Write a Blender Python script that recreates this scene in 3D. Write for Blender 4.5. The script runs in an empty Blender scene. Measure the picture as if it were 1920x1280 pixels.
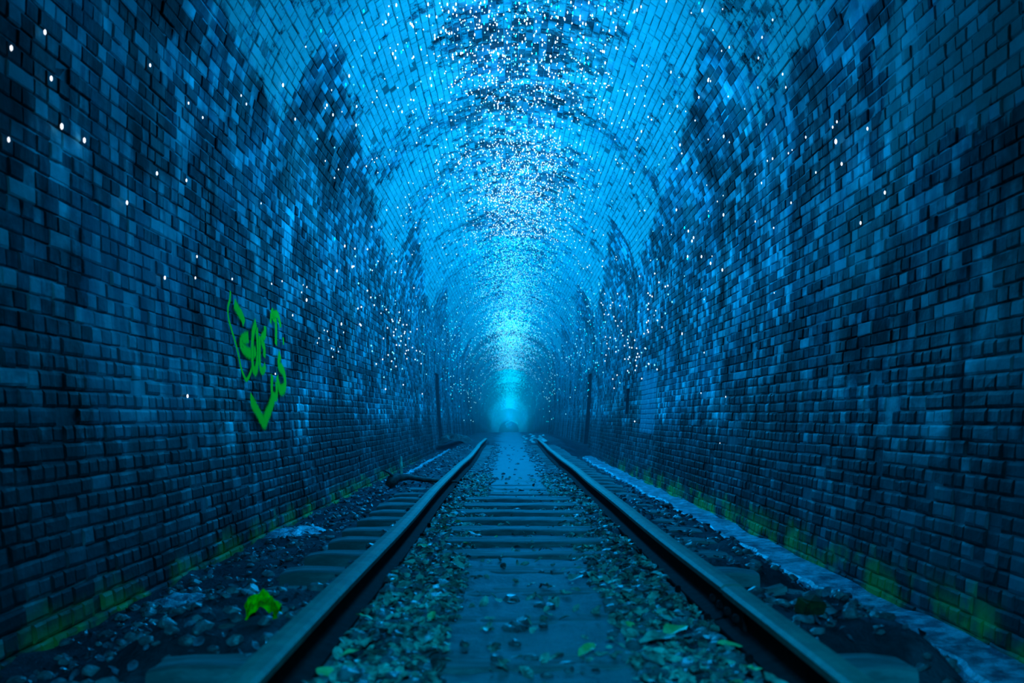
import bpy, math, random
import numpy as np
from mathutils import Vector, Matrix

rng = np.random.default_rng(11)
random.seed(11)
C = bpy.context.scene.collection
sc = bpy.context.scene

# ------------------------------------------------------------------ camera
F = 1850.0                       # focal length in px of the 1920 px wide frame
VX, VY = 953.0, 780.0            # vanishing point of the track
EH = 1.25                        # eye height over the drain floor
cam_data = bpy.data.cameras.new('camera')
cam = bpy.data.objects.new('camera', cam_data); C.objects.link(cam)
cam.location = (0, 0, EH); cam.rotation_euler = (math.pi/2, 0, 0)
cam_data.sensor_width = 36.0
cam_data.lens = F/1920*36.0
cam_data.shift_x = (960-VX)/1920
cam_data.shift_y = (VY-640)/1920
cam_data.clip_start = 0.05; cam_data.clip_end = 600
cam_data.dof.use_dof = True
cam_data.dof.focus_distance = 11.0
cam_data.dof.aperture_fstop = 2.8
sc.camera = cam

# ------------------------------------------------------------------ world, light, exposure
w = bpy.data.worlds.new('world'); sc.world = w; w.use_nodes = True
w.node_tree.nodes['Background'].inputs[0].default_value = (0.0, 0.35, 0.6, 1)
w.node_tree.nodes['Background'].inputs[1].default_value = 0.05
sc.view_settings.view_transform = 'Standard'
sc.view_settings.look = 'None'
sc.view_settings.exposure = 0.0
sc.view_settings.gamma = 1.0
sc.view_settings.use_curve_mapping = False
sc.cycles.max_bounces = 5
sc.cycles.diffuse_bounces = 2
sc.cycles.use_adaptive_sampling = True
sc.cycles.adaptive_threshold = 0.025
sc.cycles.volume_bounces = 0
sc.cycles.use_denoising = True

CX = 0.12
RA = 2.25                        # radius of the vault
HS = 2.15                        # springing height over the eye


def dip(y):
    y = np.asarray(y, float)
    t = (y-50.0)/6.0
    return 0.031*6.0*np.log1p(np.exp(np.clip(t, -30, 30)))*np.where(t > 30, t/30.0, 1.0)


def add_light(name, loc, energy, color, radius):
    l = bpy.data.lights.new(name, 'POINT'); l.energy = energy; l.color = color; l.shadow_soft_size = radius
    o = bpy.data.objects.new(name, l); C.objects.link(o); o.location = loc
    return o


BLUE = (0.0, 0.375, 1.0)
CYAN = (0.0, 0.46, 1.0)
add_light('vault_glow', (CX, 7.4, EH+2.9), 80.0, BLUE, 0.35)  # unseen light added to lift the near upper walls
y = 10.0
while y < 46:
    add_light('vault_glow', (CX, y, EH+3.05), 185.0 if y < 26 else 130.0, BLUE, 0.35)
    y += 2.5
while y < 225:
    add_light('vault_glow', (CX, y, EH+2.9-float(dip(y))), 165.0 if y < 120 else 420.0, CYAN if y > 90 else BLUE, 0.35)  # unseen; those past the last beads are added to brighten the far haze
    y += 6.0
sl = bpy.data.lights.new('track_fill', 'SPOT'); sl.energy = 560; sl.color = (0.0, 0.52, 1.0); sl.spot_size = math.radians(66); sl.spot_blend = 1.0; sl.shadow_soft_size = .15  # unseen spot added behind the camera to brighten the track
so = bpy.data.objects.new('track_fill', sl); C.objects.link(so)
so.location = (0.1, -1.4, EH+1.3)
so.rotation_euler = (Vector((0.12, 4.6, EH-.8))-Vector(so.location)).to_track_quat('-Z', 'Y').to_euler()


# ------------------------------------------------------------------ helpers
def tag(o, label=None, cat=None, group=None, kind=None):
    if label: o['label'] = label
    if cat: o['category'] = cat
    if group: o['group'] = group
    if kind: o['kind'] = kind
    return o


def empty(name, loc=(0, 0, 0), rz=0.0):
    o = bpy.data.objects.new(name, None); C.objects.link(o)
    o.location = loc; o.rotation_euler = (0, 0, rz); o.empty_display_size = 0.1
    return o


def quad_mesh(name, v, q, mat=None, uv=None, tone=None, smooth=False):
    me = bpy.data.meshes.new(name)
    v = np.asarray(v, np.float32).reshape(-1, 3); q = np.asarray(q, np.int32).reshape(-1, 4)
    me.vertices.add(len(v)); me.vertices.foreach_set('co', v.ravel())
    me.loops.add(q.size); me.loops.foreach_set('vertex_index', q.ravel())
    me.polygons.add(len(q)); me.polygons.foreach_set('loop_start', np.arange(0, q.size, 4, dtype=np.int32))
    me.update(calc_edges=True)
    if uv is not None:
        l = me.uv_layers.new(name='UVMap')
        l.data.foreach_set('uv', np.asarray(uv, np.float32)[q.ravel()].ravel())
    if tone is not None:
        a = me.attributes.new('tone', 'FLOAT', 'POINT'); a.data.foreach_set('value', np.asarray(tone, np.float32))
    me.polygons.foreach_set('use_smooth', np.full(len(q), smooth))
    if mat: me.materials.append(mat)
    return me


def py_mesh(name, v, f, mat=None, smooth=False):
    me = bpy.data.meshes.new(name)
    me.from_pydata([tuple(map(float, p)) for p in v], [], [tuple(map(int, p)) for p in f]); me.update()
    if smooth:
        me.polygons.foreach_set('use_smooth', np.full(len(me.polygons), True))
    if mat: me.materials.append(mat)
    return me


def link(name, me, parent=None, loc=None):
    o = bpy.data.objects.new(name, me); C.objects.link(o)
    if parent is not None: o.parent = parent
    if loc is not None: o.location = loc
    return o


_H = rng.random((257, 257))


def vnoise(x, y):
    x = np.asarray(x, float); y = np.asarray(y, float)
    xi = np.floor(x).astype(int); yi = np.floor(y).astype(int)
    fx = x-xi; fy = y-yi; fx = fx*fx*(3-2*fx); fy = fy*fy*(3-2*fy)
    a = _H[xi % 256, yi % 256]; b = _H[(xi+1) % 256, yi % 256]; c = _H[xi % 256, (yi+1) % 256]; d = _H[(xi+1) % 256, (yi+1) % 256]
    return (a*(1-fx)+b*fx)*(1-fy)+(c*(1-fx)+d*fx)*fy


def fbm(x, y, n=4):
    s = 0; a = .5
    for k in range(n):
        s = s+a*(vnoise(x*2**k+17*k, y*2**k+9*k)-.5); a *= .5
    return s


# ------------------------------------------------------------------ tunnel section
_hk = np.array([-1.6, -1.2, -0.6, 0.2, 1.2, 2.15])
_wk = np.array([2.03, 2.085, 2.15, 2.22, 2.262, 2.25])
_pf = np.polyfit(_hk, _wk, 3)
AV = RA*math.pi/2


def hw(h): return np.polyval(_pf, h)


def section(v, y, d=0.0):
    """Point of the lining at signed arc v from the crown, depth y, offset d into the tunnel."""
    v = np.asarray(v, float); av = np.abs(v); sg = np.where(v < 0, -1.0, 1.0)
    th = np.clip(av, 0, AV)/RA
    hl = HS-(av-AV)
    arch = av <= AV
    X = np.where(arch, RA*np.sin(th), hw(hl)); Hh = np.where(arch, HS+RA*np.cos(th), hl)
    sl = (hw(hl+.01)-hw(hl-.01))/.02
    nn = np.sqrt(1+sl*sl)
    nx = np.where(arch, -np.sin(th), -1/nn); nh = np.where(arch, -np.cos(th), sl/nn)
    x = CX+sg*(X+nx*d); h = Hh+nh*d
    return np.stack([x, np.broadcast_to(y, x.shape).astype(float), EH+h-dip(y)], -1)


def project(px, py):
    """Where the sight line of a photo pixel meets the lining: (v, y)."""
    a = (px-VX)/F; b = (VY-py)/F
    lo, hi = .5, 220.0

    def inside(t):
        x = a*t-CX; h = b*t+float(dip(t))
        if h > HS: return x*x+(h-HS)**2 < RA*RA
        return abs(x) < hw(h)
    for _ in range(60):
        m = (lo+hi)/2
        if inside(m): lo = m
        else: hi = m
    x = a*lo-CX; h = b*lo+float(dip(lo))
    if h > HS: v = math.atan2(x, h-HS)*RA
    else: v = math.copysign(AV+HS-h, x)
    return v, lo


def screen(p):
    return VX+F*p[..., 0]/p[..., 1], VY-F*(p[..., 2]-EH)/p[..., 1]


# ------------------------------------------------------------------ materials
def new_mat(name):
    m = bpy.data.materials.new(name); m.use_nodes = True
    nt = m.node_tree
    return m, nt, nt.nodes['Principled BSDF']


class G:
    """Tiny node graph helper."""
    def __init__(s, nt): s.nt = nt

    def n(s, t, **k):
        o = s.nt.nodes.new(t)
        for a, b in k.items(): setattr(o, a, b)
        return o

    def put(s, sock, val):
        if hasattr(val, 'is_output'): s.nt.links.new(val, sock)
        elif isinstance(val, (tuple, list)): sock.default_value = tuple(val)+((1,) if len(val) == 3 and sock.type == 'RGBA' else ())
        else: sock.default_value = val

    def math(s, op, a, b=0.0, c=0.0, clamp=False):
        o = s.n('ShaderNodeMath', operation=op, use_clamp=clamp)
        for i, x in enumerate((a, b, c)): s.put(o.inputs[i], x)
        return o.outputs[0]

    def mix(s, f, a, b, mode='MIX'):
        o = s.n('ShaderNodeMix', data_type='RGBA', blend_type=mode)
        s.put(o.inputs[0], f); s.put(o.inputs[6], a); s.put(o.inputs[7], b)
        return o.outputs[2]

    def ramp(s, x, a, b):
        o = s.n('ShaderNodeMapRange', interpolation_type='SMOOTHSTEP')
        s.put(o.inputs[0], x); o.inputs[1].default_value = a; o.inputs[2].default_value = b
        return o.outputs[0]

    def noise(s, vec, scale, detail=4, rough=.6, sc3=(1, 1, 1), off=(0, 0, 0)):
        mp = s.n('ShaderNodeMapping'); s.put(mp.inputs[0], vec); mp.inputs[3].default_value = sc3; mp.inputs[1].default_value = off
        o = s.n('ShaderNodeTexNoise'); s.nt.links.new(mp.outputs[0], o.inputs[0])
        o.inputs['Scale'].default_value = scale; o.inputs['Detail'].default_value = detail; o.inputs['Roughness'].default_value = rough
        return o.outputs[0]

    def xyz(s, vec):
        o = s.n('ShaderNodeSeparateXYZ'); s.put(o.inputs[0], vec); return o.outputs


def brick_material(name, mortar=False, far=False):
    m, nt, bs = new_mat(name); g = G(nt)
    uvn = g.n('ShaderNodeUVMap', uv_map='UVMap').outputs[0]
    u, v, _ = g.xyz(uvn)                                    # u depth along the tunnel, v arc from the crown
    av = g.math('ABSOLUTE', v)
    pos = g.n('ShaderNodeNewGeometry').outputs['Position']
    if mortar or far:
        tone = 0.5
    else:
        tone = g.n('ShaderNodeAttribute', attribute_name='tone').outputs['Fac']
    big = g.noise(uvn, .55, 4, .6)
    mid = g.noise(uvn, 2.6, 5, .65, off=(7, 3, 0))
    fine = g.noise(pos, 34, 4, .7)
    strk = g.noise(uvn, 3.0, 4, .6, sc3=(1.6, .22, 1), off=(3, 9, 0))      # runs of water down the walls
    # dark engineering brick, each fired and sooted a little differently
    dark = g.mix(g.math('MULTIPLY', tone, .9), (.013, .048, .068), (.09, .33, .40))
    teal = g.mix(g.ramp(g.noise(uvn, .8, 3, .5, off=(20, 5, 0)), .48, .66), dark, (.03, .17, .13))
    c = g.mix(.5, dark, teal)
    # mineral bloom: single bricks and runs
    bloom = g.math('MULTIPLY', g.ramp(g.math('ADD', g.math('MULTIPLY', strk, .7), g.math('MULTIPLY', tone, .3)), .42, .56), g.ramp(big, .36, .58), clamp=True)
    drip = g.ramp(g.noise(uvn, 14, 4, .7, sc3=(2.6, .35, 1), off=(4, 1, 0)), .40, .66)
    c = g.mix(g.math('MULTIPLY', drip, .45), c, (.05, .19, .22))
    c = g.mix(g.math('MULTIPLY', bloom, .8), c, (.12, .46, .48))
    # soot patches
    soot = g.ramp(g.noise(uvn, .9, 4, .6, off=(11, 31, 0)), .50, .62)
    c = g.mix(g.math('MULTIPLY', soot, .82), c, (.02, .024, .028))
    lowdark = g.ramp(g.math('ADD', av, g.math('MULTIPLY', mid, .9)), 5.9, 6.5)  # walls get darker towards their foot
    c = g.mix(g.math('MULTIPLY', lowdark, .88), c, (.022, .027, .032))
    # soot and damp have settled in broad blotches
    bl1 = g.ramp(g.noise(uvn, .75, 6, .68, sc3=(.8, 1.3, 1), off=(40, 3, 0)), .38, .60)
    bl2 = g.math('MULTIPLY', g.math('ADD', .17, g.math('MULTIPLY', bl1, 1.42)), g.math('ADD', .48, g.math('MULTIPLY', tone, 2.1)))
    gm = g.n('ShaderNodeCombineColor'); [nt.links.new(bl2, gm.inputs[k]) for k in range(3)]
    c = g.mix(1.0, c, gm.outputs[0], 'MULTIPLY')
    b2 = g.ramp(g.math('ADD', g.math('MULTIPLY', tone, .55), g.math('MULTIPLY', g.noise(uvn, 1.3, 4, .6, off=(60, 8, 0)), .8)), .60, .76)
    b2 = g.math('MULTIPLY', b2, g.math('SUBTRACT', 1.0, g.ramp(av, 5.0, 5.9)))
    c = g.mix(g.math('MULTIPLY', b2, .75), c, g.mix(mid, (.03, .22, .30), (.07, .46, .44)))
    # lime wash on the vault: its lower edge falls back in saw teeth
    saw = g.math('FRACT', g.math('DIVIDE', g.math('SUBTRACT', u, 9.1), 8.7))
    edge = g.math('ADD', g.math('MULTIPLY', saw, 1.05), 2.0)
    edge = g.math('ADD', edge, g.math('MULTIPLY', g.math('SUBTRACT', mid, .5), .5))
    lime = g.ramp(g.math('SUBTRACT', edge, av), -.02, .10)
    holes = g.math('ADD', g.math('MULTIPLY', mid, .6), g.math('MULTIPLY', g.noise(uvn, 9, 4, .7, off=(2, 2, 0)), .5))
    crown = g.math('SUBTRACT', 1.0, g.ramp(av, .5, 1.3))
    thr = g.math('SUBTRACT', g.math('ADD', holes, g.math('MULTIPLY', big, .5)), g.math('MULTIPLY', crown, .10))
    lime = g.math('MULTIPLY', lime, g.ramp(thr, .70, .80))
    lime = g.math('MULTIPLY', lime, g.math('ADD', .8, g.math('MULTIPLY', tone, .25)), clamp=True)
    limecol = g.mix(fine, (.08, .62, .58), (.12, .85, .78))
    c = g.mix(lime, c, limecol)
    # pale brick panel on the right wall, sooty panel on the left one
    def box(u0, u1, v0, v1, wob=.12):
        nu = g.math('ADD', u, g.math('MULTIPLY', g.math('SUBTRACT', mid, .5), wob*4)); nv = g.math('ADD', v, g.math('MULTIPLY', g.math('SUBTRACT', strk, .5), wob*4))
        a = g.math('MULTIPLY', g.ramp(nu, u0, u0+.08), g.math('SUBTRACT', 1.0, g.ramp(nu, u1-.08, u1)))
        b = g.math('MULTIPLY', g.ramp(nv, v0, v0+.08), g.math('SUBTRACT', 1.0, g.ramp(nv, v1-.08, v1)))
        return g.math('MULTIPLY', a, b)
    c = g.mix(g.math('MULTIPLY', box(15.6, 17.4, 4.9, 6.0, .03), .75), c, (.06, .36, .44))
    c = g.mix(g.math('MULTIPLY', box(10.3, 13.4, -6.4, -5.45, .08), .85), c, (.018, .022, .027))
    c = g.mix(g.math('MULTIPLY', box(4.9, 6.6, -5.8, -4.6, .22), .5), c, (.04, .19, .25))
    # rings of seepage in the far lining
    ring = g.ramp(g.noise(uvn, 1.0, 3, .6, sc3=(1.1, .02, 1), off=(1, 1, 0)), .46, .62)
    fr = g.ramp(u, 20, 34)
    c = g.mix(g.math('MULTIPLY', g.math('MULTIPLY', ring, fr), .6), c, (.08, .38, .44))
    c = g.mix(1.0, c, g.mix(lime, (1, 1, 1), (.66, .66, .66)), 'MULTIPLY')
    # moss at the foot of the walls
    moss = g.math('MULTIPLY', g.ramp(g.math('ADD', av, g.math('MULTIPLY', g.math('ADD', mid, tone), .16)), 6.58, 6.86), g.ramp(g.noise(uvn, 2.2, 4, .6, off=(5, 14, 0)), .40, .62))
    moss = g.math('MULTIPLY', moss, g.math('SUBTRACT', 1.0, g.ramp(u, 16, 24)))
    c = g.mix(moss, c, g.mix(mid, (.06, .22, .03), (.22, .60, .10)))
    c = g.mix(g.math('MULTIPLY', box(4.4, 6.3, 3.25, 4.15, .30), .55), c, (.06, .34, .31))
    if mortar:
        c = g.mix(g.math('ADD', .12, g.math('MULTIPLY', lime, .75)), c, (.004, .024, .028))
    hgt = g.math('ADD', g.math('MULTIPLY', fine, .5), g.math('MULTIPLY', g.noise(pos, 9, 3, .6), .8))
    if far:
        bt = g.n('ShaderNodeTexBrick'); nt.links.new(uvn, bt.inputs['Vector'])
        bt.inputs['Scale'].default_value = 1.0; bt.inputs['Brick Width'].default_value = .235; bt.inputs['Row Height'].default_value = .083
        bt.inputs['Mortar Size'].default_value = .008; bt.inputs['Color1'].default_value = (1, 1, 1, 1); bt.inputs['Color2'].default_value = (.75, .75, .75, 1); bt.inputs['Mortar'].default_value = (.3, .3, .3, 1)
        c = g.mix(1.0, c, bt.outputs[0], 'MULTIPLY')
        c = g.mix(.35, c, (.01, .03, .04))  # shade among jutting bricks put into the smooth far lining's colour
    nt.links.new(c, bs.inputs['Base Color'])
    bp = g.n('ShaderNodeBump'); bp.inputs['Strength'].default_value = .55; bp.inputs['Distance'].default_value = .012
    nt.links.new(hgt, bp.inputs['Height']); nt.links.new(bp.outputs[0], bs.inputs['Normal'])
    ro = g.math('SUBTRACT', .80, g.math('MULTIPLY', g.ramp(strk, .4, .65), .25))
    nt.links.new(ro, bs.inputs['Roughness']); nt.links.new(g.math('ADD', .05, g.math('MULTIPLY', g.ramp(av, 5.0, 5.8), .16)), bs.inputs['Specular IOR Level'])
    return m


def simple_mat(name, c1, c2, scale=8, rough=.6, bump=.5, dist=.01, detail=5, spec=.5, stretch=(1, 1, 1), obj=False):
    m, nt, bs = new_mat(name); g = G(nt)
    p = g.n('ShaderNodeTexCoord').outputs['Object'] if obj else g.n('ShaderNodeNewGeometry').outputs['Position']
    a = g.noise(p, scale, detail, .65, sc3=stretch)
    nt.links.new(g.mix(g.ramp(a, .35, .68), c1, c2), bs.inputs['Base Color'])
    bp = g.n('ShaderNodeBump'); bp.inputs['Strength'].default_value = bump; bp.inputs['Distance'].default_value = dist
    nt.links.new(g.noise(p, scale*3, 4, .7, sc3=stretch), bp.inputs['Height']); nt.links.new(bp.outputs[0], bs.inputs['Normal'])
    bs.inputs['Roughness'].default_value = rough
    bs.inputs['Specular IOR Level'].default_value = spec
    return m


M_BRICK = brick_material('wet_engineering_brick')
M_MORTAR = brick_material('recessed_mortar', mortar=True)
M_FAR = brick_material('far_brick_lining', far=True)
M_NICHE = simple_mat('niche_brick', (.012, .014, .018), (.03, .034, .04), 6, .8)
M_STEEL = simple_mat('rusted_rail_steel', (.04, .20, .17), (.07, .30, .25), 14, .5, .35, .003, spec=.15)
M_WEB = simple_mat('rail_web_rust_shade', (.003, .005, .006), (.012, .018, .02), 20, .9, .5, .004, spec=.1)  # shade below the rail head painted into near-black rust
M_WOOD = simple_mat('weathered_sleeper_timber', (.03, .12, .12), (.07, .30, .31), 7, .7, .8, .01, stretch=(.35, 2.5, 1), obj=True, spec=.08)
M_STONE = simple_mat('wet_stone', (.05, .07, .08), (.20, .25, .27), 12, .35, .6, .01)
M_STONEP = simple_mat('pale_stone', (.5, .6, .6), (.75, .85, .85), 12, .5)
M_LEAF = simple_mat('dead_leaf', (.01, .05, .05), (.20, .70, .55), 9, .4, .3, .003)
M_LEAFG = simple_mat('green_leaf', (.15, .55, .15), (.30, .80, .35), 22, .4, .3, .003)
M_DLEAF = simple_mat('wet_dark_litter', (.004, .012, .016), (.10, .26, .34), 9, .28, .5, .006)
M_RAG = simple_mat('green_rag', (.02, .25, .0), (.25, 1.0, .0), 22, .7, .5, .01, spec=.1)
M_MOSSB = simple_mat('mossy_fragment', (.005, .02, .01), (.02, .07, .015), 16, .7)
M_KERB = simple_mat('wet_concrete', (.02, .12, .18), (.20, .70, .85), 9, .3, .9, .02)
M_BARK = simple_mat('dark_bark', (.02, .03, .03), (.06, .09, .08), 16, .6)

M_DOT, nt, bs = new_mat('glow_bead')
bs.inputs['Base Color'].default_value = (.5, .8, 1, 1)
bs.inputs['Emission Color'].default_value = (.85, .92, 1, 1); bs.inputs['Emission Strength'].default_value = 1.7
M_DOT.cycles.emission_sampling = 'NONE'
M_DOTC, nt, bs = new_mat('glow_bead_cyan')
bs.inputs['Base Color'].default_value = (.0, .6, 1, 1)
bs.inputs['Emission Color'].default_value = (.0, .9, 1, 1); bs.inputs['Emission Strength'].default_value = 1.2
M_DOTC.cycles.emission_sampling = 'NONE'

M_DOTP, nt, bs = new_mat('glow_bead_aqua')
bs.inputs['Base Color'].default_value = (.1, .7, 1, 1)
bs.inputs['Emission Color'].default_value = (.26, .95, 1, 1); bs.inputs['Emission Strength'].default_value = 1.35
M_DOTP.cycles.emission_sampling = 'NONE'

M_PAINT, nt, bs = new_mat('green_spray_paint'); g = G(nt)
uvp = g.n('ShaderNodeUVMap', uv_map='UVMap').outputs[0]
pu, pv, _ = g.xyz(uvp)
ed = g.math('ABSOLUTE', g.math('SUBTRACT', pv, .5))
nz = g.noise(g.n('ShaderNodeNewGeometry').outputs['Position'], 26, 4, .7)
al_ = g.math('SUBTRACT', 1.0, g.ramp(g.math('ADD', ed, g.math('MULTIPLY', g.math('SUBTRACT', nz, .5), .30)), .18, .5))
nt.links.new(g.math('MULTIPLY', al_, .95), bs.inputs['Alpha'])
nt.links.new(g.mix(nz, (.02, .95, .0), (.10, 1.0, .02)), bs.inputs['Base Color'])
bs.inputs['Roughness'].default_value = .9; bs.inputs['Specular IOR Level'].default_value = .05

# floor
M_FLOOR, nt, bs = new_mat('tunnel_floor'); g = G(nt)
P = g.n('ShaderNodeNewGeometry').outputs['Position']
fx, fy, fz = g.xyz(P)
n1 = g.noise(P, 2.2, 5, .65, sc3=(1, 1.6, 1)); n2 = g.noise(P, 14, 5, .7); n3 = g.noise(P, 3, 4, .6, off=(9, 4, 2))
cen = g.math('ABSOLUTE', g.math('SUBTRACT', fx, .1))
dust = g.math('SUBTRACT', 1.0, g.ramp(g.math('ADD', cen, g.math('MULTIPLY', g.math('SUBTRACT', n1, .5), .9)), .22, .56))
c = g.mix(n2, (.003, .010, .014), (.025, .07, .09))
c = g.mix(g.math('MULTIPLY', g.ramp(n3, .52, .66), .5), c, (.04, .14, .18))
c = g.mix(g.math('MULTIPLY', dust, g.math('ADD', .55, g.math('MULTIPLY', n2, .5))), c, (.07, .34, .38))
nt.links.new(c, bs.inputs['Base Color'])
bs.inputs['Roughness'].default_value = .62
bs.inputs['Specular IOR Level'].default_value = .06
bp = g.n('ShaderNodeBump'); bp.inputs['Strength'].default_value = .8; bp.inputs['Distance'].default_value = .015
nt.links.new(g.math('ADD', n2, g.noise(P, 50, 3, .7)), bp.inputs['Height']); nt.links.new(bp.outputs[0], bs.inputs['Normal'])

# ------------------------------------------------------------------ niches in the walls: (side, y0, y1, h0, h1, depth)
NICHES = [(-1, 29.0, 30.5, -0.80, 1.30, .45), (1, 28.2, 29.6, -0.85, 1.25, .45), (1, 19.2, 19.75, .02, .55, .25)]


def v_of_h(h): return AV+HS-h


VL = -v_of_h(-1.22); VR = v_of_h(-1.42)

# ------------------------------------------------------------------ shell (mortar plane) and bricks
CH = 0.083
Y_BR0, Y_BR1 = 1.6, 58.0


def build_shell():
    ys = set(np.round(np.concatenate([np.arange(-3, 58.01, .75), [58.0], np.arange(60, 232, 2.5)]), 3))
    for n_ in NICHES: ys |= {n_[1], n_[2]}
    ys = np.array(sorted(ys))
    cuts = {-1: set(), 1: set()}
    for s, y0, y1, h0, h1, d in NICHES: cuts[s] |= {s*v_of_h(h0), s*v_of_h(h1)}
    rngs = {'wall_left': (VL, -AV, cuts[-1]), 'ceiling': (-AV, AV, set()), 'wall_right': (AV, VR, cuts[1])}
    out = {}
    for nm, (a, b, cs) in rngs.items():
        vs = np.array(sorted(set(np.linspace(a, b, int((b-a)/.13)+2)) | cs))
        top = None
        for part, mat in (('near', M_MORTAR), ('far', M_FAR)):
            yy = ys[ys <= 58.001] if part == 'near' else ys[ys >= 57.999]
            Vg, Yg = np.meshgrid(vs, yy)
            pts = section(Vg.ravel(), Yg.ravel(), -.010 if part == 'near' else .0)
            nv = len(vs); q = []
            for j in range(len(yy)-1):
                for i in range(nv-1):
                    ym = (yy[j]+yy[j+1])/2; vm = (vs[i]+vs[i+1])/2; hm = HS-(abs(vm)-AV)
                    if any(np.sign(vm) == s and y0 < ym < y1 and h0 < hm < h1 for s, y0, y1, h0, h1, d in NICHES): continue
                    k = j*nv+i
                    q.append((k, k+nv, k+nv+1, k+1))
            uv = np.stack([Yg.ravel(), Vg.ravel()], -1)
            me = quad_mesh(nm, pts, q, mat, uv=uv, smooth=True)
            if part == 'near':
                top = link(nm, me); tag(top, kind='structure')
            else:
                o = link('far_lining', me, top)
        out[nm] = top
    return out


shell = build_shell()

BQ = []
for k in range(4):
    k2 = (k+1) % 4
    BQ += [(k, k2, 4+k2, 4+k), (4+k, 4+k2, 8+k2, 8+k)]
BQ.append((8, 9, 10, 11))
BQ = np.array(BQ)


def gen_bricks():
    va, vb, ya, yb, tn, pr = [], [], [], [], [], []
    nc_l = int((0-VL)/CH); nc_r = int(VR/CH)
    for ci in range(-nc_l, nc_r):
        v0 = ci*CH; v1 = v0+CH
        wall = abs(v0+CH/2) > AV-.3
        yst = Y_BR0 if wall else 3.2
        yy = yst-rng.random()*.23
        header = (ci % 2 == 0)
        L = []
        while yy < Y_BR1:
            if wall: ln = .119 if (header or rng.random() < .45) else .236
            else: ln = .236 if rng.random() < .72 else .119
            ln *= 1+rng.normal()*.05
            L.append((yy, min(yy+ln, Y_BR1))); yy += ln
        L = np.array(L)
        va.append(np.full(len(L), v0)); vb.append(np.full(len(L), v1)); ya.append(L[:, 0]); yb.append(L[:, 1])
        tn.append(np.clip(rng.beta(.85, 2.4, len(L)), 0, 1))
        low = (abs(v0)-(abs(VL) if v0 < 0 else VR)+CH)/CH      # 0 at the foot course, negative above
        st = max(0, 3+low)*.016
        pr.append(rng.normal(0, .0032 if wall else .0035, len(L))+st)
    return [np.concatenate(a) for a in (va, vb, ya, yb, tn, pr)]


va, vb, ya, yb, tn, pr = gen_bricks()
keep = rng.random(len(va)) > .006
mv = (va+vb)/2; my = (ya+yb)/2; mh = HS-(np.abs(mv)-AV)
for s, y0, y1, h0, h1, d in NICHES:
    keep &= ~((np.sign(mv) == s) & (my > y0-.06) & (my < y1+.06) & (mh > h0) & (mh < h1))
va, vb, ya, yb, tn, pr, mv, my = [a[keep] for a in (va, vb, ya, yb, tn, pr, mv, my)]
N = len(va)
wav = (vnoise(my*.7, mv*3)-.5)*.018+(vnoise(my*4.1, mv*12)-.5)*.005
gap = .0016+rng.random(N)*.0030
gapy = .0004+rng.random(N)*.0036
worn = np.where(rng.random(N) < .08, rng.random(N)*.012, 0)
pr = pr-worn
ring_pts = []
ins = .006+rng.random(N)*.004+np.where(np.abs(mv) > AV+1.8, .006, 0)
jit = lambda s: rng.normal(0, s, N)
for lvl in range(3):
    e = gap if lvl < 2 else gap+ins
    ey = gapy if lvl < 2 else gapy+ins*.8
    for (sv, sy) in ((0, 0), (0, 1), (1, 1), (1, 0)):
        vv = (va+e if sv == 0 else vb-e)+wav+jit(.0016)
        yy = (ya+ey if sy == 0 else yb-ey)+jit(.002)
        d = (np.full(N, -.02) if lvl == 0 else pr-.006+jit(.0006) if lvl == 1 else pr+jit(.0009))
        ring_pts.append((section(vv, yy, d), np.stack([yy, vv], -1)))
BP = np.stack([r[0] for r in ring_pts], 1)      # N,12,3
BUV = np.stack([r[1] for r in ring_pts], 1)
# screen area of each front face
sx, sy = screen(BP[:, 8:12])
area = .5*np.abs((sx[:, 0]-sx[:, 2])*(sy[:, 1]-sy[:, 3])-(sx[:, 1]-sx[:, 3])*(sy[:, 0]-sy[:, 2]))
inside = (sx.mean(1) > 4) & (sx.mean(1) < 1916) & (sy.mean(1) > 4) & (sy.mean(1) < 1276)
area = np.where(inside, area, 0)
SIDE = np.where(mv < -AV, 0, np.where(mv > AV, 2, 1))
for s, nm in enumerate(('wall_left', 'ceiling', 'wall_right')):
    idx = np.where(SIDE == s)[0]
    order = idx[np.argsort(-area[idx])]
    big_, rest = order[:300], order[300:]
    for i in big_:
        p = BP[i]; c0 = p[8:12].mean(0)
        me = quad_mesh('brick', p-c0, BQ, M_BRICK, uv=BUV[i], tone=np.full(12, tn[i]))
        link('brick', me, shell[nm], tuple(c0))
    q = (np.arange(len(rest))[:, None, None]*12+BQ[None]).reshape(-1, 4)
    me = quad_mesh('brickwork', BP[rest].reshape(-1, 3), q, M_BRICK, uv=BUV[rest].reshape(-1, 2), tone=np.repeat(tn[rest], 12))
    tag(link('brickwork', me, shell[nm]), kind='stuff')

# niches
for s, y0, y1, h0, h1, d in NICHES:
    xs = lambda h: CX+s*(hw(h)+.015)
    xb = CX+s*(2.25+d)
    hs = np.linspace(h0, h1, 7)
    v, q = [], []
    def strip(P0, P1):
        k = len(v)
        for a, b in zip(P0, P1): v.append(a); v.append(b)
        for i in range(len(P0)-1): q.append((k+2*i, k+2*i+1, k+2*i+3, k+2*i+2))
    strip([(xs(h), y0, EH+h) for h in hs], [(xb, y0, EH+h) for h in hs])
    strip([(xb, y0, EH+h) for h in hs], [(xb, y1, EH+h) for h in hs])
    strip([(xb, y1, EH+h) for h in hs], [(xs(h), y1, EH+h) for h in hs])
    strip([(xs(h1), y0, EH+h1), (xs(h1), y1, EH+h1)], [(xb, y0, EH+h1), (xb, y1, EH+h1)])
    strip([(xs(h0), y0, EH+h0), (xs(h0), y1, EH+h0)], [(xb, y0, EH+h0), (xb, y1, EH+h0)])
    link('refuge_niche', quad_mesh('refuge_niche', v, q, M_NICHE), shell['wall_left' if s < 0 else 'wall_right'])


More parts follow.
